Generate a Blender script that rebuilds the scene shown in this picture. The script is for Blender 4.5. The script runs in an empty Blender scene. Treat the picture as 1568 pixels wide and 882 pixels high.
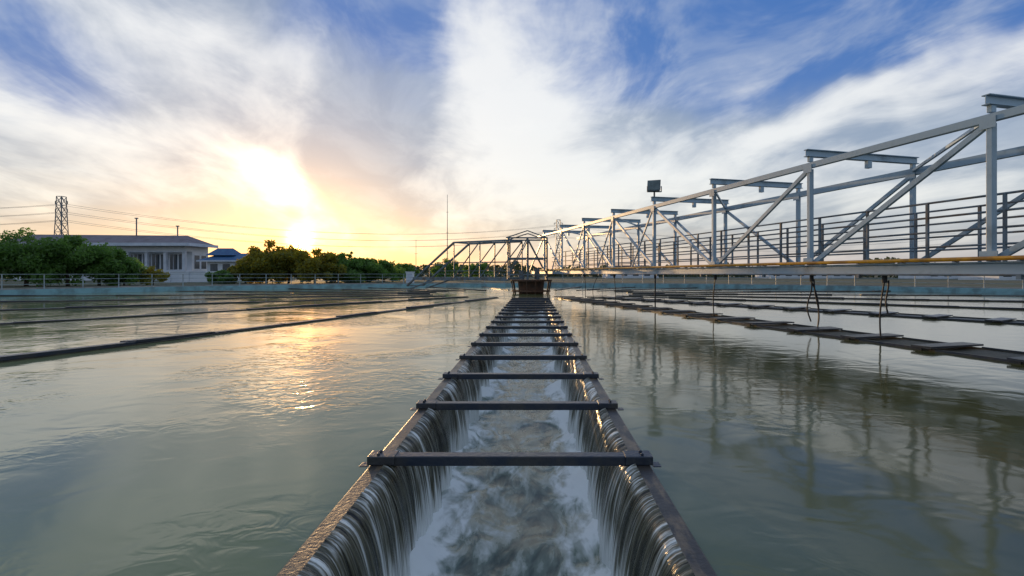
import bpy, math, random
from mathutils import Vector, Matrix, noise, Euler
random.seed(7)
S=bpy.context.scene
S.view_settings.view_transform='Standard'; S.view_settings.look='None'; S.view_settings.exposure=0
F=784.0; VX,VY=817.0,419.0
SUN_AZ=math.radians(-24.5); SUN_EL=math.radians(3.8)

# ---------------------------------------------------------------- node helpers
def newmat(name):
    m=bpy.data.materials.new(name); m.use_nodes=True
    nt=m.node_tree; b=nt.nodes['Principled BSDF']
    return m,nt,b
def nd(nt,t,**k):
    n=nt.nodes.new(t)
    for a,v in k.items(): setattr(n,a,v)
    return n
def mth(nt,op,a,b=None,clamp=False):
    n=nd(nt,'ShaderNodeMath',operation=op); n.use_clamp=clamp
    for i,v in enumerate((a,b)):
        if v is None: continue
        if isinstance(v,(int,float)): n.inputs[i].default_value=v
        else: nt.links.new(v,n.inputs[i])
    return n.outputs[0]
def sstep(nt,v,lo,hi):
    n=nd(nt,'ShaderNodeMapRange',interpolation_type='SMOOTHSTEP')
    nt.links.new(v,n.inputs[0]); n.inputs[1].default_value=lo; n.inputs[2].default_value=hi
    return n.outputs[0]
def mix(nt,f,a,b):
    n=nd(nt,'ShaderNodeMix',data_type='RGBA')
    if isinstance(f,(int,float)): n.inputs[0].default_value=f
    else: nt.links.new(f,n.inputs[0])
    for i,v in ((6,a),(7,b)):
        if isinstance(v,tuple): n.inputs[i].default_value=(*v[:3],1)
        else: nt.links.new(v,n.inputs[i])
    return n.outputs[2]
def noi(nt,vec,scale,detail=4,rough=.5,dist=0,sc=(1,1,1)):
    mp=nd(nt,'ShaderNodeMapping'); mp.inputs['Scale'].default_value=sc
    nt.links.new(vec,mp.inputs[0])
    n=nd(nt,'ShaderNodeTexNoise'); nt.links.new(mp.outputs[0],n.inputs['Vector'])
    n.inputs['Scale'].default_value=scale; n.inputs['Detail'].default_value=detail
    n.inputs['Roughness'].default_value=rough; n.inputs['Distortion'].default_value=dist
    return n.outputs[0]
def ocoord(nt): return nd(nt,'ShaderNodeTexCoord').outputs['Object']
def bump(nt,b,h,strength,dist):
    n=nd(nt,'ShaderNodeBump'); n.inputs['Strength'].default_value=strength; n.inputs['Distance'].default_value=dist
    nt.links.new(h,n.inputs['Height']); nt.links.new(n.outputs[0],b.inputs['Normal']); return n

def paint(name,c1,c2,rough=.5,scale=3,metal=0,lo=.4,hi=.65,bs=.15,sc=(1,1,1),bd=.01):
    m,nt,b=newmat(name); o=ocoord(nt)
    n=noi(nt,o,scale,5,.62,sc=sc); f=sstep(nt,n,lo,hi)
    nt.links.new(mix(nt,f,c1,c2),b.inputs['Base Color'])
    n2=noi(nt,o,scale*7,2,.6)
    r=nd(nt,'ShaderNodeMapRange'); nt.links.new(n2,r.inputs[0]); r.inputs[3].default_value=rough-.12; r.inputs[4].default_value=rough+.15
    nt.links.new(r.outputs[0],b.inputs['Roughness']); b.inputs['Metallic'].default_value=metal
    bump(nt,b,n2,bs,bd)
    return m
M={}
M['steel']=paint('painted_steel',(.33,.45,.54),(.17,.24,.29),.42,2.2,lo=.48,hi=.76)
M['steel2']=paint('weathered_steel',(.15,.21,.26),(.11,.10,.09),.5,3)
M['rust']=paint('rusty_steel',(.13,.065,.035),(.06,.04,.03),.75,4)
M['deck']=paint('deck_grating',(.14,.17,.19),(.09,.09,.09),.6,5)
M['yellow']=paint('yellow_pipe',(.70,.33,.012),(.38,.17,.02),.4,4)
M['dark']=paint('dark_steel',(.016,.026,.046),(.040,.042,.045),.34,6,metal=0,bs=.3)
M['rubber']=paint('black_rubber',(.012,.012,.013),(.02,.02,.02),.6,8)
M['blue']=paint('pale_blue_concrete',(.24,.46,.52),(.16,.27,.30),.6,1.5)
M['galv']=paint('galvanised_rail',(.34,.42,.45),(.20,.23,.24),.4,3)
M['white']=paint('white_render',(.74,.78,.84),(.60,.66,.74),.7,.5)
M['trim']=paint('pale_fascia',(.62,.68,.78),(.48,.55,.65),.6,1)
M['roof']=paint('metal_roof',(.17,.15,.18),(.12,.10,.12),.6,1.2)
M['blueroof']=paint('blue_roof',(.03,.10,.24),(.04,.14,.28),.6,2)
M['glass']=paint('window_glass',(.05,.07,.09),(.08,.11,.14),.15,1)
M['lampglass']=paint('lamp_glass',(.16,.20,.20),(.10,.13,.13),.12,4)
M['bark']=paint('bark',(.09,.065,.045),(.05,.038,.028),.9,6,bs=.5)
M['ground']=paint('grass_ground',(.055,.075,.03),(.10,.095,.06),.9,.35,bs=.4)
M['concrete']=paint('concrete',(.33,.32,.29),(.22,.22,.20),.75,1.5)

def foliage(name,a,b_,tr,tf=.4):
    m,nt,b=newmat(name); o=ocoord(nt)
    n=noi(nt,o,1.7,2,.6); n2=noi(nt,o,9,1,.5)
    f=mth(nt,'ADD',mth(nt,'MULTIPLY',n,.6),mth(nt,'MULTIPLY',n2,.4))
    c=mix(nt,sstep(nt,f,.38,.62),a,b_)
    nt.links.new(c,b.inputs['Base Color']); b.inputs['Roughness'].default_value=.55
    t=nd(nt,'ShaderNodeBsdfTranslucent'); t.inputs[0].default_value=(*tr,1)
    mx=nd(nt,'ShaderNodeMixShader'); mx.inputs[0].default_value=tf
    out=nt.nodes['Material Output']
    nt.links.new(b.outputs[0],mx.inputs[1]); nt.links.new(t.outputs[0],mx.inputs[2]); nt.links.new(mx.outputs[0],out.inputs[0])
    return m
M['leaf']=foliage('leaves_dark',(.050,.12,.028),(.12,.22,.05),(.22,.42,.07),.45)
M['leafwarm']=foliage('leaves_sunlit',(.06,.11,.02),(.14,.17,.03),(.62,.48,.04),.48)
M['leaffar']=foliage('leaves_far',(.05,.08,.04),(.09,.11,.06),(.12,.14,.06))

# basin water
def water_mat():
    m,nt,b=newmat('basin_water'); o=ocoord(nt)
    big=noi(nt,o,.22,2,.5,.5); mid=noi(nt,o,1.9,3,.55,1.0,(1,.8,1))
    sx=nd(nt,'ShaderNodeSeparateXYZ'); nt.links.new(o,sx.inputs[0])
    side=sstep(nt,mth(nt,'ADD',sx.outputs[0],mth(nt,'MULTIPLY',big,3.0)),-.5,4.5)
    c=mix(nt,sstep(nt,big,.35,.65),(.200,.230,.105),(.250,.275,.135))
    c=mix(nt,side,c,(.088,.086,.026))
    c=mix(nt,mth(nt,'MULTIPLY',sstep(nt,mid,.5,.72),.28),c,(.28,.27,.14))  # soft sunlit ripple flecks, painted into the base colour
    nt.links.new(c,b.inputs['Base Color'])
    b.inputs['Roughness'].default_value=.085
    b.inputs['IOR'].default_value=1.43
    h1=noi(nt,o,2.2,2,.45,.8,(1,1.2,1)); h2=noi(nt,o,6.5,2,.5,.9,(1,1.25,1))
    patch=sstep(nt,noi(nt,o,.6,2,.5,.3),.42,.60)
    patch=mth(nt,'MULTIPLY',patch,mth(nt,'SUBTRACT',1.15,side))
    h=mth(nt,'ADD',mth(nt,'MULTIPLY',h1,.50),mth(nt,'MULTIPLY',mth(nt,'MULTIPLY',h2,patch),.85))
    bump(nt,b,h,.5,.019)
    return m
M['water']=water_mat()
def flow_mat():
    m,nt,b=newmat('flowing_water'); o=ocoord(nt)
    n1=noi(nt,o,2.6,3,.5,2.2,(1.4,.8,1)); n2=noi(nt,o,7,4,.55,2.0,(1.4,.6,1))
    at=nd(nt,'ShaderNodeAttribute',attribute_name='foam')
    f=mth(nt,'ADD',mth(nt,'MULTIPLY',n1,.65),mth(nt,'MULTIPLY',n2,.35))
    f=mth(nt,'ADD',mth(nt,'MULTIPLY',mth(nt,'SUBTRACT',f,.5),1.2),.50)
    f=mth(nt,'ADD',f,mth(nt,'MULTIPLY',at.outputs['Fac'],.55))
    c=mix(nt,sstep(nt,f,.34,.58),(.040,.065,.044),(.19,.24,.185))
    c=mix(nt,sstep(nt,f,.50,.82),c,(.90,.94,.92))
    nt.links.new(c,b.inputs['Base Color']); 
    nt.links.new(mth(nt,'ADD',mth(nt,'MULTIPLY',sstep(nt,f,.5,.8),.4),.26),b.inputs['Roughness'])
    bump(nt,b,f,.22,.05)
    return m
M['flow']=flow_mat()
def fall_mat():
    m,nt,b=newmat('falling_water'); o=ocoord(nt)
    n1=noi(nt,o,1,3,.6,.3,(3,15,1.1)); n2=noi(nt,o,1,3,.65,.25,(6,70,2.2)); n3=noi(nt,o,1,1,.5,0,(1,3,1))
    f=mth(nt,'ADD',mth(nt,'MULTIPLY',n1,.35),mth(nt,'MULTIPLY',n2,.45)); f=mth(nt,'ADD',f,mth(nt,'MULTIPLY',n3,.20))
    at=nd(nt,'ShaderNodeAttribute',attribute_name='foam')
    f=mth(nt,'ADD',f,mth(nt,'MULTIPLY',at.outputs['Fac'],.32))
    c=mix(nt,sstep(nt,f,.43,.53),(.012,.012,.008),(.11,.105,.068))
    c=mix(nt,sstep(nt,f,.51,.66),c,(.86,.89,.86))
    nt.links.new(c,b.inputs['Base Color']); b.inputs['Roughness'].default_value=.18; b.inputs['IOR'].default_value=1.40
    bump(nt,b,f,.8,.02)
    return m
M['fall']=fall_mat()
M['weirtop']=paint('wet_concrete_rim',(.19,.135,.080),(.050,.043,.036),.42,8,bs=.25,sc=(1.5,.45,1),lo=.38,hi=.54)
M['darkwall']=paint('algae_wall',(.035,.033,.022),(.07,.065,.04),.5,5,sc=(1,1,.3))

# ---------------------------------------------------------------- mesh builder
def empty(name,loc=(0,0,0)):
    e=bpy.data.objects.new(name,None); e.location=loc; e.empty_display_size=.3
    S.collection.objects.link(e); return e
class MB:
    def __init__(s): s.v=[]; s.f=[]
    def add(s,vs,fs):
        o=len(s.v); s.v+= [tuple(v) for v in vs]; s.f+=[tuple(i+o for i in f) for f in fs]
    def box(s,x0,x1,y0,y1,z0,z1):
        s.add([(x0,y0,z0),(x1,y0,z0),(x1,y1,z0),(x0,y1,z0),(x0,y0,z1),(x1,y0,z1),(x1,y1,z1),(x0,y1,z1)],
              [(3,2,1,0),(4,5,6,7),(0,1,5,4),(1,2,6,5),(2,3,7,6),(3,0,4,7)])
    def beam(s,p,q,w,h,up=(0,0,1)):
        p=Vector(p);q=Vector(q);d=(q-p).normalized();u=Vector(up)
        if abs(d.dot(u))>.98: u=Vector((-.262,1,0)).normalized()
        a=d.cross(u).normalized(); c=a.cross(d).normalized()
        a*=w/2;c*=h/2
        vs=[p-a-c,p+a-c,p+a+c,p-a+c,q-a-c,q+a-c,q+a+c,q-a+c]
        s.add(vs,[(0,1,2,3),(7,6,5,4),(0,4,5,1),(1,5,6,2),(2,6,7,3),(3,7,4,0)])
    def ibeam(s,p,q,w,h,t=.015):
        p=Vector(p);q=Vector(q);z=Vector((0,0,h/2-t/2))
        s.beam(p+z,q+z,w,t); s.beam(p-z,q-z,w,t); s.beam(p,q,t,h-2*t-.002)
    def cyl(s,p,q,r,n=8,r2=None):
        p=Vector(p);q=Vector(q);d=(q-p).normalized();r2=r if r2 is None else r2
        u=Vector((0,0,1)) if abs(d.z)<.9 else Vector((1,0,0))
        a=d.cross(u).normalized();c=a.cross(d)
        vs=[]
        for (o,rr) in ((p,r),(q,r2)):
            for i in range(n):
                t=2*math.pi*i/n; vs.append(o+a*rr*math.cos(t)+c*rr*math.sin(t))
        fs=[(i,(i+1)%n,n+(i+1)%n,n+i) for i in range(n)]+[tuple(range(n))[::-1],tuple(range(n,2*n))]
        s.add(vs,fs)
    def tube(s,pts,r,n=8):
        for a,b in zip(pts[:-1],pts[1:]): s.cyl(a,b,r,n)
    def build(s,name,mat,parent=None,bevel=0,smooth=False):
        me=bpy.data.meshes.new(name); me.from_pydata(s.v,[],s.f); me.update()
        ob=bpy.data.objects.new(name,me); S.collection.objects.link(ob)
        me.materials.append(M[mat] if isinstance(mat,str) else mat)
        if parent: ob.parent=parent
        if bevel:
            b=ob.modifiers.new('b','BEVEL'); b.width=bevel; b.segments=2; b.limit_method='ANGLE'
        if smooth:
            for p in me.polygons: p.use_smooth=True
        return ob

# ---------------------------------------------------------------- basin layout
C=Vector((-.121,26.0)); NR=22; DA=2*math.pi/NR; W=.725
TC=Vector((0,13)); TR=26.0
def rdir(a): return Vector((math.sin(a),-math.cos(a)))     # a=0 toward camera
def hit(p,d):
    q=p-TC; b=q.dot(d); c=q.dot(q)-TR*TR
    return -b+math.sqrt(b*b-c)
r0=W/math.sin(DA/2)
YB=C.y-r0*math.cos(DA/2)
wm=MB()
def arc(t0,t1,n): return [(TC.x+TR*math.cos(t0+(t1-t0)*i/n),TC.y+TR*math.sin(t0+(t1-t0)*i/n),0) for i in range(n+1)]
xl,xr=C.x-W,C.x+W
def ang(x,top): 
    dy=math.sqrt(TR*TR-x*x); return math.atan2(dy if top else -dy,x)
aT,aB=ang(xl,True),ang(xl,False)+2*math.pi
pts=arc(aT,aB,90); wm.add(pts,[tuple(range(len(pts)))])
aB2,aT2=ang(xr,False),ang(xr,True)
pts=arc(aB2,aT2,90); wm.add(pts,[tuple(range(len(pts)))])
pts=[(xl,YB,0),(xr,YB,0)]+arc(aT2,aT,4); wm.add(pts,[tuple(range(len(pts)))])
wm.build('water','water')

def ring(mb,ra,rb,z,n=160,z0=None):
    vs=[];fs=[]
    for i in range(n):
        t=2*math.pi*i/n;c,s_=math.cos(t),math.sin(t)
        vs+=[(TC.x+c*ra,TC.y+s_*ra,z),(TC.x+c*rb,TC.y+s_*rb,z)]
    fs=[(2*i,2*i+1,2*((i+1)%n)+1,2*((i+1)%n)) for i in range(n)]
    mb.add(vs,fs)
def vring(mb,r,za,zb,n=160):
    vs=[]
    for i in range(n):
        t=2*math.pi*i/n;c,s_=math.cos(t),math.sin(t)
        vs+=[(TC.x+c*r,TC.y+s_*r,za),(TC.x+c*r,TC.y+s_*r,zb)]
    mb.add(vs,[(2*i,2*((i+1)%n),2*((i+1)%n)+1,2*i+1) for i in range(n)])
g=MB(); ring(g,27.6,60,.2); ring(g,60,3000,.2); g.build('ground','ground')
tw=empty('tank_wall')
b=MB(); vring(b,TR-.03,-.8,.26); ring(b,TR-.03,TR+.25,.26); vring(b,TR+.25,.12,.26); b.build('coping',"blue",tw)
b=MB(); ring(b,TR+.25,27.3,.235); vring(b,27.3,.0,.30); ring(b,27.3,27.6,.30); vring(b,27.6,.0,.30); b.build('walkway',"concrete",tw)
rl=MB(); NP=110; rr=TR+.12
P=lambda i,z:(TC.x+math.cos(2*math.pi*i/NP)*rr,TC.y+math.sin(2*math.pi*i/NP)*rr,z)
for i in range(NP):
    rl.cyl(P(i,.26),P(i,.97),.022,6)
    for z in (.97,.74,.50): rl.cyl(P(i,z),P(i+1,z),.013,6)
rl.build('perimeter_railing','galv')

# ---------------------------------------------------------------- launders
def launder(k,main=False):
    a=k*DA; d=rdir(a); nrm=Vector((-d.y,d.x))
    start=C+d*(r0*math.cos(DA/2)); 
    L=min(hit(start-nrm*W,d),hit(start+nrm*W,d))
    e=empty('weir_launder')
    def quad(mb,l0,l1,x0,x1,z0,z1,tilt=0):
        vs=[]
        for z in (z0,z1):
            for (l,x,tz) in ((l0,x0,0),(l1,x0,tilt),(l1,x1,tilt),(l0,x1,0)):
                p=start+d*l+nrm*x; vs.append((p.x,p.y,z+tz))
        mb.add(vs,[(3,2,1,0),(4,5,6,7),(0,1,5,4),(1,2,6,5),(2,3,7,6),(3,0,4,7)])
    rnd=random.Random(k)
    if not main:
        hw=.42 if k in (1,2) else .11
        w=MB(); quad(w,0,L,-hw,-hw+.05,-.3,.016); quad(w,0,L,hw-.05,hw,-.3,.016); quad(w,0,L,-hw+.052,hw-.052,-.3,.005)
        w.build('walls','darkwall',e)
        w=MB(); l=rnd.uniform(-.5,0);j=0
        while l<L-.3:
            seg=1.09 if hw>.3 else rnd.uniform(1.3,1.8)
            if hw>.3:
                quad(w,max(l,0),min(l+.26,L),-hw-.07,hw+.04,.034,.058,rnd.uniform(-.01,.01))
                for s in (-1,1): quad(w,max(l,0)+.27,min(l+seg+.10,L),s*hw-.012,s*hw+.012,-.02,.030,.0)
            else:
                z=.034+rnd.uniform(-.010,.016)
                dx_=rnd.uniform(-.05,.05)
                quad(w,max(0,l),min(l+seg+.08,L),-hw*.7+dx_,hw*.5+dx_,.006,z,rnd.uniform(-.004,.022))
            l+=seg;j+=1
        w.build('weir_plates','dark',e)
    else:
        w=MB()
        ls=[start.y-(2.69+1.09*i) for i in range(0,17)]
        for l in ls:
            if l<.1: continue
            j=rnd.uniform(-.012,.012); zz=rnd.uniform(-.004,.004)
            quad(w,l-.036+j,l+.036+j,-W+.005,W-.005,.002+zz,.052+zz)
            for s in (-1,1):
                xa,xb=sorted((s*(W-.13),s*(W+.012)))
                quad(w,l-.050+j,l+.050+j,xa,xb,.0125,.056+zz)
                for q in (-.022,.022):
                    p=start+d*(l+q+j)+nrm*s*(W-.04); w.cyl((p.x,p.y,.050),(p.x,p.y,.068),.010,6)
                xa,xb=sorted((s*(W+.014),s*(W+.06)))
                quad(w,l-.035+j,l+.035+j,xa,xb,-.01,.003)
        w.build('cross_bars','dark',e,bevel=.007)
    return e
main=launder(0,True)
for k in range(1,NR): launder(k)

YA=-2.0
rim=MB()
for s in (-1,1):
    xs=sorted((C.x+s*W,C.x+s*.632))
    rim.box(xs[0],xs[1],-11,YB,-.7,.012)
rim.box(C.x-.63,C.x+.63,YB-.1,YB,-.7,.01)
rim.build('rim_walls','weirtop',main,bevel=.008)
ys=[];y=YA
while y<YB-.1:
    ys.append(y); y+= .008 if y<5 else (.02 if y<9 else .05)
NT=20
for s in (-1,1):
    vs=[];fs=[];fo=[]
    for yy in ys:
        r1=noise.noise(Vector((yy*9,s*7.3,0))); r2=noise.noise(Vector((yy*30,s*3.1,5))); r3=noise.noise(Vector((yy*2.3,s*9,2)))
        r4=noise.noise(Vector((yy*6,s*4,8)))
        tooth=abs(math.sin(math.pi*yy/.055+2.2*r4))*(.6+.8*abs(r1))
        for j in range(NT+1):
            t=j/NT
            z=.019*(1-t)-.60*t**1.5+.010*tooth*(1-t)**3
            off=.17*(1-math.exp(-2.4*t))*(1+.45*r3)+.030*r1*(t+.02)+.008*r2*(.3+t)+.011*tooth*math.exp(-((t-.12)/.12)**2)
            vs.append((C.x+s*(.645-off),yy,z)); fo.append(max(0,(t-.5)/.5)**1.3*.9+ .40*tooth**2*math.exp(-((t-.09)/.07)**2))
    n=NT+1
    for i in range(len(ys)-1):
        for j in range(NT):
            q=(i*n+j,(i+1)*n+j,(i+1)*n+j+1,i*n+j+1); fs.append(q if s<0 else q[::-1])
    mb=MB(); mb.v=vs; mb.f=fs; ob=mb.build('falling_water','fall',main,smooth=True)
    at=ob.data.attributes.new('foam','FLOAT','POINT'); at.data.foreach_set('value',fo)
vs=[];fs=[];fo=[];nx=64
yy=YA;rows=[]
while yy<YB-.1: rows.append(yy); yy+= .022 if yy<6 else .07
for yy in rows:
    for i in range(nx+1):
        x=-.62+1.24*i/nx
        e=abs(x)/.62
        edge=max(0,(e-.36)/.64)
        nz=noise.noise(Vector((x*2.4,yy*1.3,0)))+.45*noise.noise(Vector((x*7,yy*3.6,4)))
        lump=max(0,noise.noise(Vector((x*1.4,yy*2.4,9)))+.35)
        z=-.56+.030*nz+.22*edge**1.5*(.2+lump)+.03*edge*noise.noise(Vector((x*9,yy*7,1)))
        vs.append((C.x+x,yy,z)); fo.append(max(0,min(1.3,edge*(.30+1.6*lump)+.12*nz)))
n=nx+1
for i in range(len(rows)-1):
    for j in range(nx): fs.append((i*n+j,i*n+j+1,(i+1)*n+j+1,(i+1)*n+j))
mb=MB(); mb.v=vs; mb.f=fs; ob=mb.build('channel_water','flow',main,smooth=True)
at=ob.data.attributes.new('foam','FLOAT','POINT'); at.data.foreach_set('value',fo)

# ---------------------------------------------------------------- truss bridge
SL=-.262; BD=Vector((SL,1,0)).normalized(); BN=Vector((1,-SL,0)).normalized(); WID=2.35
def bp(y,off=0,z=0):
    p=Vector((5.68+SL*(y-6.35),y,0))+BN*off; p.z=z; return p
nodes=[6.35+2.8*k for k in range(-4,8)]
ZB,ZD,ZT,ZX=1.06,1.17,2.93,3.15
tb=empty('truss_bridge')
ch=MB();po=MB();dg=MB();cb=MB();gu=MB()
Y0,Y1=nodes[0],28.4
for o in (0,WID):
    ch.ibeam(bp(Y0,o,ZB),bp(Y1,o,ZB),.11,.18,.02)
    ch.beam(bp(Y0,o,ZT),bp(Y1-.9,o,ZT),.085,.10 if o==0 else .13)
    for i,y in enumerate(nodes):
        po.beam(bp(y,o,ZB+.092),bp(y,o,ZT-.066),.085,.07)
        po.beam(bp(y,o,ZT+.066),bp(y,o,ZX-.067),.08,.06)
        gu.beam(bp(y-.08,o+(-.052),ZT-.06),bp(y+.10,o-.052,ZT-.06),.01,.14)
        gu.beam(bp(y-.10,o+(-.052),ZB+.16),bp(y+.10,o-.052,ZB+.16),.01,.12)
    for i in range(len(nodes)-1):
        a,b_=nodes[i],nodes[i+1]
        if i<6: dg.beam(bp(a+.03,o+.012,ZT-.06),bp(b_-.05,o+.012,ZB+.12),.05,.075)
        else:   dg.beam(bp(b_-.03,o+.012,ZT-.06),bp(a+.05,o+.012,ZB+.12),.05,.075)
        if o==0 and i>=7:
            dg.beam(bp(a+.05,o-.02,ZT-.06),bp((a+b_)/2,o-.02,ZB+.12),.04,.05)
    dg.beam(bp(nodes[-1],o,ZT),bp(Y1+.4,o,ZB+.12),.06,.08)
for i,y in enumerate(nodes):
    cb.ibeam(bp(y,-.10,ZX),bp(y,WID+.10,ZX),.10,.13,.014)
    cb.beam(bp(y,.07,ZB-.02),bp(y,WID-.07,ZB-.02),.08,.12)
    cb.beam(bp(y,WID*.55,ZX-.067),bp(y,WID*.55,ZX-.20),.09,.08)
    if i<len(nodes)-1:
        cb.beam(bp(y+1.4,.07,ZB-.02),bp(y+1.4,WID-.07,ZB-.02),.06,.10)
        if i%2==0: cb.beam(bp(y+.05,.05,ZT+.02),bp(nodes[i+1]-.05,WID-.05,ZT+.02),.04,.05)
ch.build('chords','steel',tb,bevel=.005); po.build('posts','steel',tb,bevel=.005)
dg.build('diagonals','steel',tb,bevel=.004); cb.build('cross_beams','steel',tb,bevel=.004); gu.build('gusset_plates','steel',tb)
dk=MB()
dk.beam(bp(Y0,1.45,ZD-.03),bp(Y1,1.45,ZD-.03),1.1,.04)
dk.build('walkway_deck','deck',tb)
hr=MB()
for o in (.92,2.02):
    for i in range(int((27.6-Y0)/1.03)):
        y=Y0+.3+i*1.03
        hr.beam(bp(y,o,ZD-.01),bp(y,o,2.10),.040,.035)
    for z in (2.10,1.87,1.64,1.41): hr.cyl(bp(Y0,o,z),bp(27.6,o,z),.018,6)
hr.build('handrails','steel2',tb)
yp=MB(); yp.tube([bp(Y0,-.10,1.185),bp(15,-.10,1.185),bp(27,-.10,1.185)],.028,8)
yp.build('yellow_pipe','yellow',tb)
br=MB()
for i in range(int((27-Y0)/.7)):
    y=Y0+.35+i*.7
    br.beam(bp(y,-.13,1.156),bp(y,-.04,1.156),.03,.012)
    if i%3==0: br.beam(bp(y,-.10,.99),bp(y,-.10,.93),.05,.05)
br.tube([bp(Y0,-.09,.985),bp(27,-.09,.985)],.014,6)
br.build('pipe_clips','steel2',tb)
ho=MB()
def hose(y,o,sx,curl,ln=1.0,r=.012):
    pts=[]
    for i in range(15):
        t=i/14; p=bp(y,o,.90-ln*t); p.x+=sx*math.sin(t*math.pi*.8)+curl*math.sin(t*7); pts.append(p)
    ho.tube(pts,r,6)
hose(9.15,0,.16,.01); hose(9.12,.05,.07,-.02); hose(9.1,-.03,-.04,.03,.75)
hose(7.75,0,-.07,.0); hose(7.72,.04,-.03,.01,.5)
hose(11.9,0,-.05,.0,.9); hose(14.7,0,.0,.0,1.0,.02); hose(17.5,0,.04,0); hose(20.3,0,.04,0); hose(20.4,.6,-.2,0)
for y in (9.12,7.75,11.9,14.7,17.5,20.3):
    ho.cyl(bp(y,.0,.97),bp(y,.0,.86),.035,8)
ho.build('scraper_hoses','rubber',tb)

# centre: pier and cage
pr=empty('centre_pier')
b=MB(); b.cyl((C.x,25.8,-.6),(C.x,25.8,.62),.62,28); b.cyl((C.x,25.8,.62),(C.x,25.8,.70),1.05,28); b.build('drum','rust',pr)
b=MB()
for i in range(14):
    t=2*math.pi*i/14; b.beam((C.x+1.0*math.cos(t),25.8+1.0*math.sin(t),.68),(C.x+.85*math.cos(t),25.8+.85*math.sin(t),-.2),.05,.05)
b.cyl((C.x,25.8,.10),(C.x,25.8,.16),.98,28)
b.build('legs','rust',pr)
cg=MB()
x0,x1,y0,y1=-1.25,.65,25.0,26.8
for x in (x0,-.3,x1):
    for y in (y0,y1): cg.beam((x,y,.7),(x,y,2.75),.08,.08)
for z in (.95,1.75,2.75):
    for y in (y0,y1): cg.beam((x0,y,z),(x1,y,z),.07,.07)
    for x in (x0,x1): cg.beam((x,y0,z),(x,y1,z),.07,.07)
for y in (y0,y1):
    cg.beam((x0,y+.04,.95),(-.3,y+.04,2.75),.05,.05); cg.beam((x1,y+.04,.95),(-.3,y+.04,2.75),.05,.05)
    cg.beam((x0-.1,y,2.75),(-.3,y,3.1),.05,.05); cg.beam((x1,y,2.75),(-.3,y,3.1),.05,.05)
cg.build('drive_cage','steel2',pr)
b=MB(); b.cyl((-.6,25.65,.71),(-.6,25.65,1.15),.14,16); b.box(.05,.30,25.35,25.6,.71,1.25); b.build('drive_motor','steel2',pr)
# rear arm
ra=MB(); ra2=MB()
A0=Vector((-.9,26.4,0)); A1=Vector((-6.9,30.2,0)); ad=(A1-A0).normalized(); an=Vector((-ad.y,ad.x,0)); AL=(A1-A0).length
def apn(l,o,z): 
    p=A0+ad*l+an*o; p.z=z; return p
for o in (-.55,.75):
    ra.beam(apn(0,o,2.68),apn(AL*.50,o,2.68),.09,.09); ra.beam(apn(AL*.50,o,2.68),apn(AL,o,.30),.09,.09)
    ra.beam(apn(0,o,.72),apn(AL*.93,o,.72),.10,.16); ra.beam(apn(AL*.62,o,.80),apn(AL*.97,o,.12),.07,.07)
    for t,zt in ((.0,2.68),(.25,2.68),(.50,2.68),(.75,1.5)):
        ra.beam(apn(AL*t,o,.8),apn(AL*t,o,zt),.06,.06)
    for t0,t1,z1 in ((.25,.0,2.68),(.50,.25,2.68)):
        ra2.beam(apn(AL*t0,o,.8),apn(AL*t1,o,z1),.045,.045)
    for z in (1.15,1.6): ra2.beam(apn(0,o,z),apn(AL*.66,o,z),.03,.03)
for t,z in ((.0,2.68),(.25,2.68),(.50,2.68),(.75,1.5),(1,.3),(.25,.72),(.5,.72),(.75,.72)): ra2.beam(apn(AL*t,-.55,z),apn(AL*t,.75,z),.06,.06)
rearm=empty('rear_scraper_arm'); ra.build('chords','steel2',rearm); ra2.build('bracing','steel2',rearm)

# floodlight
fl=empty('floodlight')
pb=bp(14.75,0,0)
b=MB(); b.cyl((pb.x,pb.y,3.2),(pb.x,pb.y,3.36),.025,8)
b.beam((pb.x-.2,pb.y,3.36),(pb.x+.2,pb.y,3.36),.03,.03); 
for s in (-.2,.2): b.beam((pb.x+s,pb.y,3.35),(pb.x+s,pb.y,3.52),.02,.03)
b.build('yoke','steel2',fl)
b=MB()
b.add([(-.19,-.10,-.17),(.19,-.10,-.17),(.19,-.10,.17),(-.19,-.10,.17),(-.13,.12,-.10),(.13,.12,-.10),(.13,.12,.12),(-.13,.12,.12)],
      [(0,1,2,3),(7,6,5,4),(0,4,5,1),(1,5,6,2),(2,6,7,3),(3,7,4,0)])
h=b.build('housing','steel2',fl,bevel=.01); h.location=(pb.x,pb.y,3.50); h.rotation_euler=(math.radians(-18),0,math.radians(-22))
b=MB(); b.box(-.165,.165,-.112,-.103,-.145,.145); h2=b.build('lens','lampglass',fl); h2.location=h.location; h2.rotation_euler=h.rotation_euler

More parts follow.
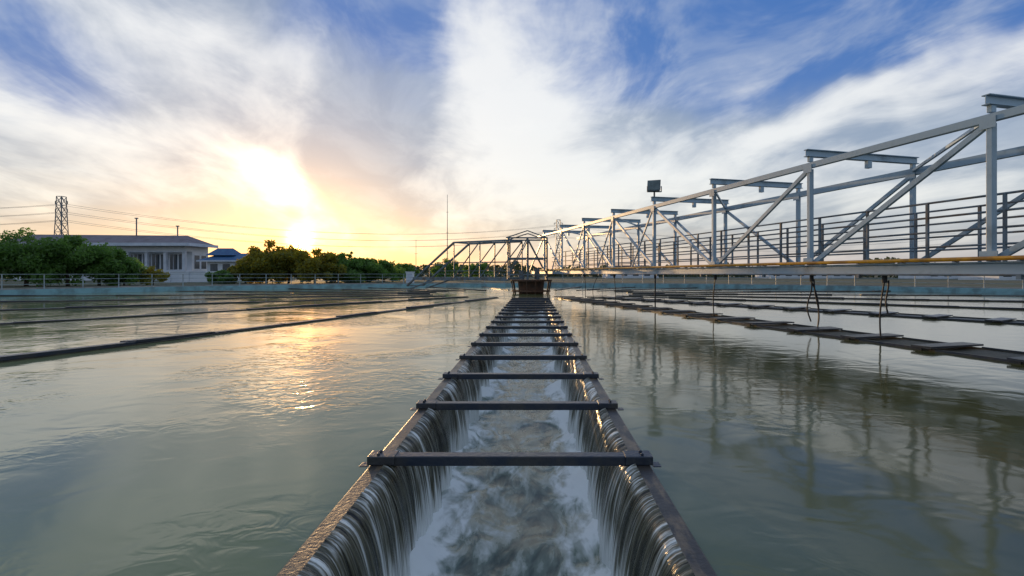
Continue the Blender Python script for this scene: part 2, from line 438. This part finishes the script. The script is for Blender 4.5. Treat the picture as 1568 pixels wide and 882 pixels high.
# ---------------------------------------------------------------- trees
import numpy as np
def tree(name,x,y,hh,rad,nleaf,mat,seed,ls=.13,zb=.2,base=.15):
    rnd=random.Random(seed); rs=np.random.RandomState(seed)
    e=empty(name,(x,y,zb))
    t=MB(); top=Vector((rnd.uniform(-.2,.2),0,hh*.6)); t.cyl((0,0,-.05),top*.5,.10*hh/3,8,.07*hh/3); t.cyl(top*.5,top,.07*hh/3,8,.03*hh/3)
    cl=[(Vector((0,0,hh*.5)),min(rad,hh)*.42)]
    ncl=int(18+rad*8)
    for i in range(ncl):
        a=rnd.uniform(0,2*math.pi); r=rad*math.sqrt(rnd.random())*.85; 
        zz=hh*(base+(1-base)*rnd.uniform(.1,1)**.7*math.sqrt(max(.05,1-(r/rad)**2)))
        cr=rnd.uniform(.18,.36)*min(rad,hh*.6)
        c=Vector((r*math.cos(a),r*math.sin(a),max(cr*.6,zz-cr*.5))); cl.append((c,cr))
        if i%2==0: t.cyl(top*rnd.uniform(.35,.95),c,.03*hh/3,5,.008)
    t.build('trunk_and_limbs','bark',e)
    w=np.array([c[1]**2 for c in cl]); w/=w.sum()
    idx=rs.choice(len(cl),nleaf,p=w)
    cen=np.array([list(c[0]) for c in cl])[idx]; crr=np.array([c[1] for c in cl])[idx]
    d=rs.normal(size=(nleaf,3)); d/=np.linalg.norm(d,axis=1)[:,None]
    rr_=rs.uniform(0,1,nleaf)**.45*1.08
    pos=cen+d*(crr*rr_)[:,None]*np.array([1,1,.8])+rs.normal(size=(nleaf,3))*.035
    pos[:,2]=np.maximum(pos[:,2],.02)
    u=rs.normal(size=(nleaf,3)); u/=np.linalg.norm(u,axis=1)[:,None]
    v=np.cross(u,rs.normal(size=(nleaf,3))); v/=np.linalg.norm(v,axis=1)[:,None]
    s=(ls*rs.uniform(.5,1.2,nleaf))[:,None]
    q=np.stack([pos-u*s,pos-v*s*.45,pos+u*s,pos+v*s*.45],1).reshape(-1,3)
    me=bpy.data.meshes.new('crown'); me.from_pydata(q.tolist(),[],np.arange(nleaf*4).reshape(-1,4).tolist())
    me.materials.append(M[mat]); ob=bpy.data.objects.new('crown',me); S.collection.objects.link(ob); ob.parent=e
    return e
def wx(px,d): return (px-VX)/F*d
def wz(py,d): return 1+(VY-py)/F*d
def tr(name,px,pytop,halfpx,d,n,mat,seed,ls=.12,base=.1):
    tree(name,wx(px,d),d,wz(pytop,d)-.2,halfpx/F*d,n,mat,seed,ls,base=base)
tr('broadleaf_tree',-30,358,64,31,8000,'leaf',1)
tr('broadleaf_tree',40,350,58,32.5,10000,'leaf',2)
tr('broadleaf_tree',104,356,56,33,9500,'leaf',3)
tr('broadleaf_tree',152,372,44,34,7000,'leaf',4)
tr('broadleaf_tree',190,393,30,35,4500,'leaf',5)
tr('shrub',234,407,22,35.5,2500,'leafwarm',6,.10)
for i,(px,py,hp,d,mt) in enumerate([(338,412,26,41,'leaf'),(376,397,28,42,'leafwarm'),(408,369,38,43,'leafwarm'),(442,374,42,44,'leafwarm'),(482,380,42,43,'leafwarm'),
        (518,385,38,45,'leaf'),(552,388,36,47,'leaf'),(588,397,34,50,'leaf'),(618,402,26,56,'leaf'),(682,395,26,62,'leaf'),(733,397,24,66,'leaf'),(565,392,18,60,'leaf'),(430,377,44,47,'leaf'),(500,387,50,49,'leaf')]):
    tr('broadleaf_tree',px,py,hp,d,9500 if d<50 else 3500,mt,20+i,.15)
tr('conifer_tree',536,380,8,52,1200,'leaf',60,.14)
rs=np.random.RandomState(5)
nl=16000
az=rs.uniform(-1.1,1.25,nl); R=rs.uniform(110,135,nl)
hgt=np.array([1.6+1.9*(noise.noise(Vector((a*9,0,1)))+.4)+1.2*noise.noise(Vector((a*40,3,1))) for a in az]); hgt=np.clip(hgt,1.0,6)
pos=np.stack([R*np.sin(az),R*np.cos(az),.2+hgt*rs.uniform(0,1,nl)**.8],1)
u=rs.normal(size=(nl,3)); u/=np.linalg.norm(u,axis=1)[:,None]; v=np.cross(u,rs.normal(size=(nl,3))); v/=np.linalg.norm(v,axis=1)[:,None]
s=.55*rs.uniform(.5,1.2,nl)[:,None]
q=np.stack([pos-u*s,pos-v*s*.7,pos+u*s,pos+v*s*.7],1).reshape(-1,3)
me=bpy.data.meshes.new('distant_trees'); me.from_pydata(q.tolist(),[],np.arange(nl*4).reshape(-1,4).tolist()); me.materials.append(M['leaffar'])
S.collection.objects.link(bpy.data.objects.new('distant_trees',me))

# ---------------------------------------------------------------- buildings
hb=empty('office_building')
d=60.0; X0,X1=-61.0,-40.8; DP=4.2
b=MB(); b.box(X0,X1,d+1.2,d+DP,.2,4.3); b.box(X0,X1,d,d+1.19,.2,1.35); b.box(X0,X1,d-.02,d+1.19,3.62,4.3)
b.build('walls','white',hb)
b=MB()
n=9
for i in range(n+1):
    x=X0+.2+(X1-X0-.4)*i/n; b.box(x-.16,x+.16,d-.05,d+.3,1.352,3.618)
b.box(X0,X1,d-.12,d-.025,3.50,3.64); b.box(X0,X1,d-.08,d-.003,1.25,1.40)
b.build('columns','trim',hb)
b=MB()
for i in range(n*2):
    x=X0+.5+(X1-X0-1.0)*i/(n*2); b.box(x,x+.85,d+1.16,d+1.197,1.5,3.3)
for i in range(2): b.box(X1+.003,X1+.03,d+1.6+1.3*i,d+2.5+1.3*i,1.6,3.2)
b.build('windows','glass',hb)
b=MB()
for i in range(n*2):
    x=X0+.5+(X1-X0-1.0)*i/(n*2)+.42; b.box(x-.03,x+.03,d+1.13,d+1.158,1.5,3.3)
b.build('window_frames','trim',hb)
b=MB()
e0,e1=X0-1.0,X1+1.1
b.add([(e0,d-1.2,4.32),(e1,d-1.2,4.32),(e1,d+DP+.2,4.32),(e0,d+DP+.2,4.32),(e0+1,d+2,5.75),(e1-2.2,d+2,5.60),
       (e0,d-1.2,4.45),(e1,d-1.2,4.45),(e1,d+DP+.2,4.45),(e0,d+DP+.2,4.45)],
      [(3,2,1,0),(6,7,5,4),(8,9,4,5),(7,8,5),(9,6,4),(0,1,7,6),(1,2,8,7),(2,3,9,8),(3,0,6,9)])
b.build('roof','roof',hb)
b=MB(); b.box(e0,e1,d-1.26,d-1.203,4.20,4.55); b.box(e1+.003,e1+.06,d-1.2,d+DP+.2,4.20,4.55); b.build('fascia','trim',hb)
b=MB()
for px,py in ((209,335),(272,347)): b.cyl((wx(px,62),62,4.5),(wx(px,62),62,wz(py,62)),.07,6); b.box(wx(px,62)-.16,wx(px,62)+.16,61.9,62.1,wz(py,62),wz(py,62)+.12)
b.build('roof_vents','steel2',hb)

h2=empty('blue_roof_house'); d=58.0
b=MB(); b.box(-37.0,-32.2,d,d+3,.2,2.5); b.build('walls','white',h2)
def hip(b,x0,x1,y0,y1,z0,z1,ins):
    ym=(y0+y1)/2
    b.add([(x0,y0,z0),(x1,y0,z0),(x1,y1,z0),(x0,y1,z0),(x0+ins,ym,z1),(x1-ins,ym,z1)],[(3,2,1,0),(0,1,5,4),(2,3,4,5),(1,2,5),(3,0,4)])
b=MB(); hip(b,-37.8,-31.5,d-.6,d+3.6,2.48,3.35,1.6); hip(b,-37.4,-34.2,d+.3,d+2.7,3.1,3.95,.7); b.build('roof','blueroof',h2)
b=MB()
for i in range(3): b.box(-36.6+i*1.4,-35.8+i*1.4,d-.04,d-.003,1.2,2.1)
b.build('windows','glass',h2)
b=MB(); b.box(-37.8,-31.5,d-.66,d-.605,2.35,2.50); b.build('fascia','trim',h2)
b=MB(); b.box(-33.9,-28.5,47,47.2,.2,1.15); b.box(-34.0,-28.4,46.95,47.25,1.152,1.22)
for i in range(3): b.box(-33.5+i*1.7,-33.3+i*1.7,46.93,46.998,.2,1.15)
b.build('boundary_wall','white')
kb=empty('utility_kiosk')
b=MB(); x=wx(627,42); b.box(x-.28,x+.28,42,42.5,.2,1.1); b.box(x-.34,x+.34,41.95,42.55,1.102,1.16); b.build('cabinet','white',kb)
b=MB(); b.box(x-.2,x+.2,41.97,41.998,.35,1.0); b.build('door','trim',kb)
for i,(px,w_,dd,hh) in enumerate(((930,9,90,2.2),(1180,14,85,2.0),(1420,10,75,2.4),(1530,7,62,1.8))):
    e=empty('storage_shed'); x=wx(px,dd)
    b=MB(); b.box(x,x+w_,dd,dd+6,.2,.2+hh*.7); b.build('walls','white',e)
    b=MB(); hip(b,x-.4,x+w_+.4,dd-.5,dd+6.5,.2+hh*.7+.003,.3+hh,1.5); b.build('roof','roof' if i%2 else 'rust',e)
    b=MB()
    for j in range(int(w_/2)): b.box(x+.5+2*j,x+1.5+2*j,dd-.03,dd-.003,.6,1.3)
    b.build('windows','glass',e)

# ---------------------------------------------------------------- pylons, masts, wires
def pylon(x,y,H,wb):
    e=empty('transmission_tower'); b=MB(); lv=9
    w=lambda t: wb*(1-t)**1.2*.5+.75
    for i in range(lv):
        t0,t1=i/lv,(i+1)/lv; a,c=w(t0),w(t1); z0,z1=.2+H*t0,.2+H*t1
        cs=[(-1,-1),(1,-1),(1,1),(-1,1)]
        for j in range(4):
            (sx,sy),(tx,ty)=cs[j],cs[(j+1)%4]
            b.beam((x+sx*a,y+sy*a,z0),(x+sx*c,y+sy*c,z1),.16,.16)
            b.beam((x+sx*a,y+sy*a,z0),(x+tx*c,y+ty*c,z1),.10,.10)
            b.beam((x+tx*a,y+ty*a,z0),(x+sx*c,y+sy*c,z1),.10,.10)
            b.beam((x+sx*c,y+sy*c,z1),(x+tx*c,y+ty*c,z1),.10,.10)
    b.build('lattice','steel2',e)
    b=MB()
    for t in (.74,.84,.94):
        z=.2+H*t
        for s in (-1,1): b.beam((x+s*w(t),y,z+.5),(x+s*1.8,y,z),.12,.12); b.beam((x+s*w(t),y,z-.3),(x+s*1.8,y,z),.12,.12); b.cyl((x+s*1.75,y,z),(x+s*1.75,y,z-.9),.12,6)
    b.build('cross_arms','steel2',e)
    return [(x+s*1.75,y,.2+H*t-.9) for t in (.74,.84,.94) for s in (-1,1)]
pA=pylon(wx(94,150),150,23.4,1.6)
pB=pylon(wx(855,215),215,23.4,1.6)
pC=[(p[0]-95,p[1]-25,p[2]+3) for p in pA]; pD=[(p[0]+190,p[1]+30,p[2]-1) for p in pB]
wr=MB()
for Pa,Pb,sag in ((pA,pB,6.0),(pC,pA,4.0),(pB,pD,5)):
    for a,b_ in zip(Pa,Pb):
        pts=[]
        for i in range(25):
            t=i/24; p=Vector(a).lerp(Vector(b_),t); p.z-=sag*4*t*(1-t); pts.append(p)
        wr.tube(pts,.035,4)
wr.build('power_lines','steel2')
ms=MB(); x=wx(685,100); ms.cyl((x,100,.2),(x,100,wz(298,100)),.10,6,.04)
for z in (5,9,13): ms.beam((x-.25,100,z),(x+.25,100,z),.05,.05)
ms.build('radio_mast','steel2')
ms=MB(); x=wx(637,90); ms.cyl((x,90,.2),(x,90,wz(367,90)),.06,6,.03); ms.beam((x-.3,90,4.5),(x+.3,90,4.5),.05,.05); ms.build('radio_mast','steel2')

# ---------------------------------------------------------------- world
w=bpy.data.worlds.new("World"); S.world=w; w.use_nodes=True; nt=w.node_tree
bg=nt.nodes['Background']; out=nt.nodes['World Output']
sky=nd(nt,'ShaderNodeTexSky',sky_type='NISHITA'); sky.sun_disc=False; sky.sun_elevation=SUN_EL; sky.sun_rotation=SUN_AZ
sky.air_density=1.0; sky.dust_density=.5
nt.links.new(sky.outputs[0],bg.inputs[0]); bg.inputs[1].default_value=.05
Dr=nd(nt,'ShaderNodeTexCoord').outputs['Generated']
sp=nd(nt,'ShaderNodeSeparateXYZ'); nt.links.new(Dr,sp.inputs[0]); dx,dy,dz=sp.outputs
az0=math.atan(.226)
ca,sa=math.cos(az0),math.sin(az0)
zc=mth(nt,'ADD',mth(nt,'MAXIMUM',dz,0),.16)
vx_=mth(nt,'ADD',mth(nt,'MULTIPLY',dx,ca),mth(nt,'MULTIPLY',dy,sa))
vy_=mth(nt,'SUBTRACT',mth(nt,'MULTIPLY',dy,ca),mth(nt,'MULTIPLY',dx,sa))
u_=mth(nt,'DIVIDE',vx_,zc); v_=mth(nt,'DIVIDE',vy_,zc)
cx=nd(nt,'ShaderNodeCombineXYZ'); nt.links.new(u_,cx.inputs[0]); nt.links.new(v_,cx.inputs[1])
n1=noi(nt,cx.outputs[0],.9,6,.58,.6,(1.1,.50,1))
n2=noi(nt,cx.outputs[0],2.8,5,.62,.5,(1.1,.55,1))
n3=noi(nt,Dr,3.6,6,.62,.4,(1,1,2.0))
fb=mth(nt,'ADD',mth(nt,'MULTIPLY',n1,.38),mth(nt,'MULTIPLY',n2,.30)); fb=mth(nt,'ADD',fb,mth(nt,'MULTIPLY',n3,.32))
fb=mth(nt,'SUBTRACT',fb,.5)
mpn=nd(nt,'ShaderNodeTexNoise'); nt.links.new(Dr,mpn.inputs['Vector']); mpn.inputs['Scale'].default_value=3.5; mpn.inputs['Detail'].default_value=4
vm=nd(nt,'ShaderNodeVectorMath',operation='SUBTRACT'); nt.links.new(mpn.outputs['Color'],vm.inputs[0]); vm.inputs[1].default_value=(.5,.5,.5)
vs_=nd(nt,'ShaderNodeVectorMath',operation='SCALE'); nt.links.new(vm.outputs[0],vs_.inputs[0]); vs_.inputs['Scale'].default_value=.24
va=nd(nt,'ShaderNodeVectorMath',operation='ADD'); nt.links.new(Dr,va.inputs[0]); nt.links.new(vs_.outputs[0],va.inputs[1]); DW=va.outputs[0]
def blob(px,py,sx,sy,ang,amp,src=None):
    dv=Vector(((px-VX)/F,1,(VY-py)/F)); L=dv.length; dn=dv.normalized()
    t1=Vector((1,0,0)); t1=(t1-dn*t1.dot(dn)).normalized(); t2=t1.cross(dn)*1.0
    if t2.z<0: t2=-t2
    a=math.radians(ang); e1=t1*math.cos(a)+t2*math.sin(a); e2=-t1*math.sin(a)+t2*math.cos(a); e3=e1.cross(e2)
    Rm=Matrix((e1,e2,e3)).transposed()
    mp=nd(nt,'ShaderNodeMapping',vector_type='TEXTURE'); mp.inputs['Location'].default_value=dn
    mp.inputs['Rotation'].default_value=Rm.to_euler('XYZ'); mp.inputs['Scale'].default_value=(sx/F/L*1.5,sy/F/L*1.5,.9)
    nt.links.new(src or DW,mp.inputs[0])
    g=nd(nt,'ShaderNodeTexGradient',gradient_type='SPHERICAL'); nt.links.new(mp.outputs[0],g.inputs[0])
    return mth(nt,'MULTIPLY',g.outputs['Fac'],amp)
def total(lst):
    r=lst[0]
    for x in lst[1:]: r=mth(nt,'ADD',r,x)
    return r
WB=total([blob(330,40,230,80,-35,1.0),blob(800,225,180,180,60,1.4),blob(430,290,190,80,-40,1.0),blob(90,150,240,60,-25,.8),
          blob(1100,260,260,65,15,.9),blob(1440,120,340,42,24,1.1),blob(780,80,120,70,70,.5),blob(1300,310,340,50,3,.9),blob(150,270,260,45,-15,.6),
          blob(570,150,70,200,-15,-1.1),blob(590,270,70,100,-30,-.7),blob(1330,190,200,35,20,-.3)])
BB=total([blob(1200,-20,480,140,10,2.4),blob(20,30,180,100,-30,1.3),blob(600,-20,190,100,0,1.6),blob(1510,190,150,60,30,.3),blob(900,-70,250,100,0,1.4),blob(560,120,80,140,-20,.25)])
base=(.24,.31,.46)
blue=(.028,.135,.46)
col=mix(nt,sstep(nt,mth(nt,'ADD',BB,mth(nt,'MULTIPLY',fb,1.8)),.10,.95),base,blue)
gd=sstep(nt,mth(nt,'ADD',n2,mth(nt,'MULTIPLY',fb,.6)),.38,.66)
col=mix(nt,mth(nt,'MULTIPLY',gd,.33),col,(.53,.59,.70))
wf=sstep(nt,mth(nt,'ADD',WB,mth(nt,'MULTIPLY',fb,4.2)),.0,1.25)
col=mix(nt,wf,col,(.86,.865,.885))
hz=mth(nt,'POWER',2.718,mth(nt,'MULTIPLY',mth(nt,'MAXIMUM',dz,0),-10.0))
sd=Vector((math.sin(SUN_AZ)*math.cos(SUN_EL),math.cos(SUN_AZ)*math.cos(SUN_EL),math.sin(SUN_EL)))
GE=SUN_EL-math.radians(.3)
sg=Vector((math.sin(SUN_AZ)*math.cos(GE),math.cos(SUN_AZ)*math.cos(GE),math.sin(GE)))
dp=nd(nt,'ShaderNodeVectorMath',operation='DOT_PRODUCT'); nt.links.new(Dr,dp.inputs[0]); dp.inputs[1].default_value=sg
om=mth(nt,'SUBTRACT',dp.outputs['Value'],1.0)
near=mth(nt,'POWER',2.718,mth(nt,'MULTIPLY',om,4.0))
hcol=mix(nt,near,(.54,.57,.64),(.66,.42,.26))
st=noi(nt,Dr,5,5,.6,.3,(1,1,9))
hzf=mth(nt,'MULTIPLY',hz,mth(nt,'ADD',.10,mth(nt,'MULTIPLY',st,1.1)),clamp=True)
col=mix(nt,hzf,col,hcol)
def add(c,fac,rgb):
    n=nd(nt,'ShaderNodeMix',data_type='RGBA',blend_type='ADD'); n.inputs[0].default_value=1
    m2=mix(nt,fac,(0,0,0),rgb); nt.links.new(c,n.inputs[6]); nt.links.new(m2,n.inputs[7]); return n.outputs[2]
g1=mth(nt,'POWER',2.718,mth(nt,'MULTIPLY',om,110.0)); g2=mth(nt,'POWER',2.718,mth(nt,'MULTIPLY',om,600.0)); g3=mth(nt,'POWER',2.718,mth(nt,'MULTIPLY',om,7000.0))
gl=mth(nt,'ADD',.40,mth(nt,'MULTIPLY',wf,.6))
gs=sstep(nt,noi(nt,Dr,7,4,.55,.4,(1,1,6)),.30,.62)
col=add(col,mth(nt,'MULTIPLY',g1,gl,clamp=True),(.60,.24,.005)); col=add(col,mth(nt,'MULTIPLY',g2,mth(nt,'ADD',.30,mth(nt,'MULTIPLY',gs,.70))),(3.2,.85,.01)); col=add(col,g3,(16,11,2.6))
hb_=blob(455,322,105,38,-42,1.8)
col=add(col,mth(nt,'MULTIPLY',sstep(nt,mth(nt,'ADD',hb_,mth(nt,'MULTIPLY',fb,1.8)),0.1,1.3),gl,clamp=True),(1.7,1.15,.55))
bg2=nd(nt,'ShaderNodeBackground'); nt.links.new(col,bg2.inputs[0]); bg2.inputs[1].default_value=.90
ad_=nd(nt,'ShaderNodeAddShader'); nt.links.new(bg.outputs[0],ad_.inputs[0]); nt.links.new(bg2.outputs[0],ad_.inputs[1]); nt.links.new(ad_.outputs[0],out.inputs[0])

# ---------------------------------------------------------------- sun
L=bpy.data.lights.new('sun','SUN'); L.energy=2.6; L.angle=math.radians(.5); L.color=(1,.62,.28)
so=bpy.data.objects.new('sun',L); S.collection.objects.link(so); so.rotation_euler=(-sd).to_track_quat('-Z','Y').to_euler(); so.location=sd*60
# ---------------------------------------------------------------- camera
cd=bpy.data.cameras.new('camera'); cd.lens=18; cd.sensor_width=36; cd.shift_x=-33/1568; cd.shift_y=-22/1568; cd.clip_end=6000; cd.clip_start=.05
co=bpy.data.objects.new('camera',cd); S.collection.objects.link(co); co.location=(0,0,1); co.rotation_euler=(math.radians(90),0,0)
S.camera=co
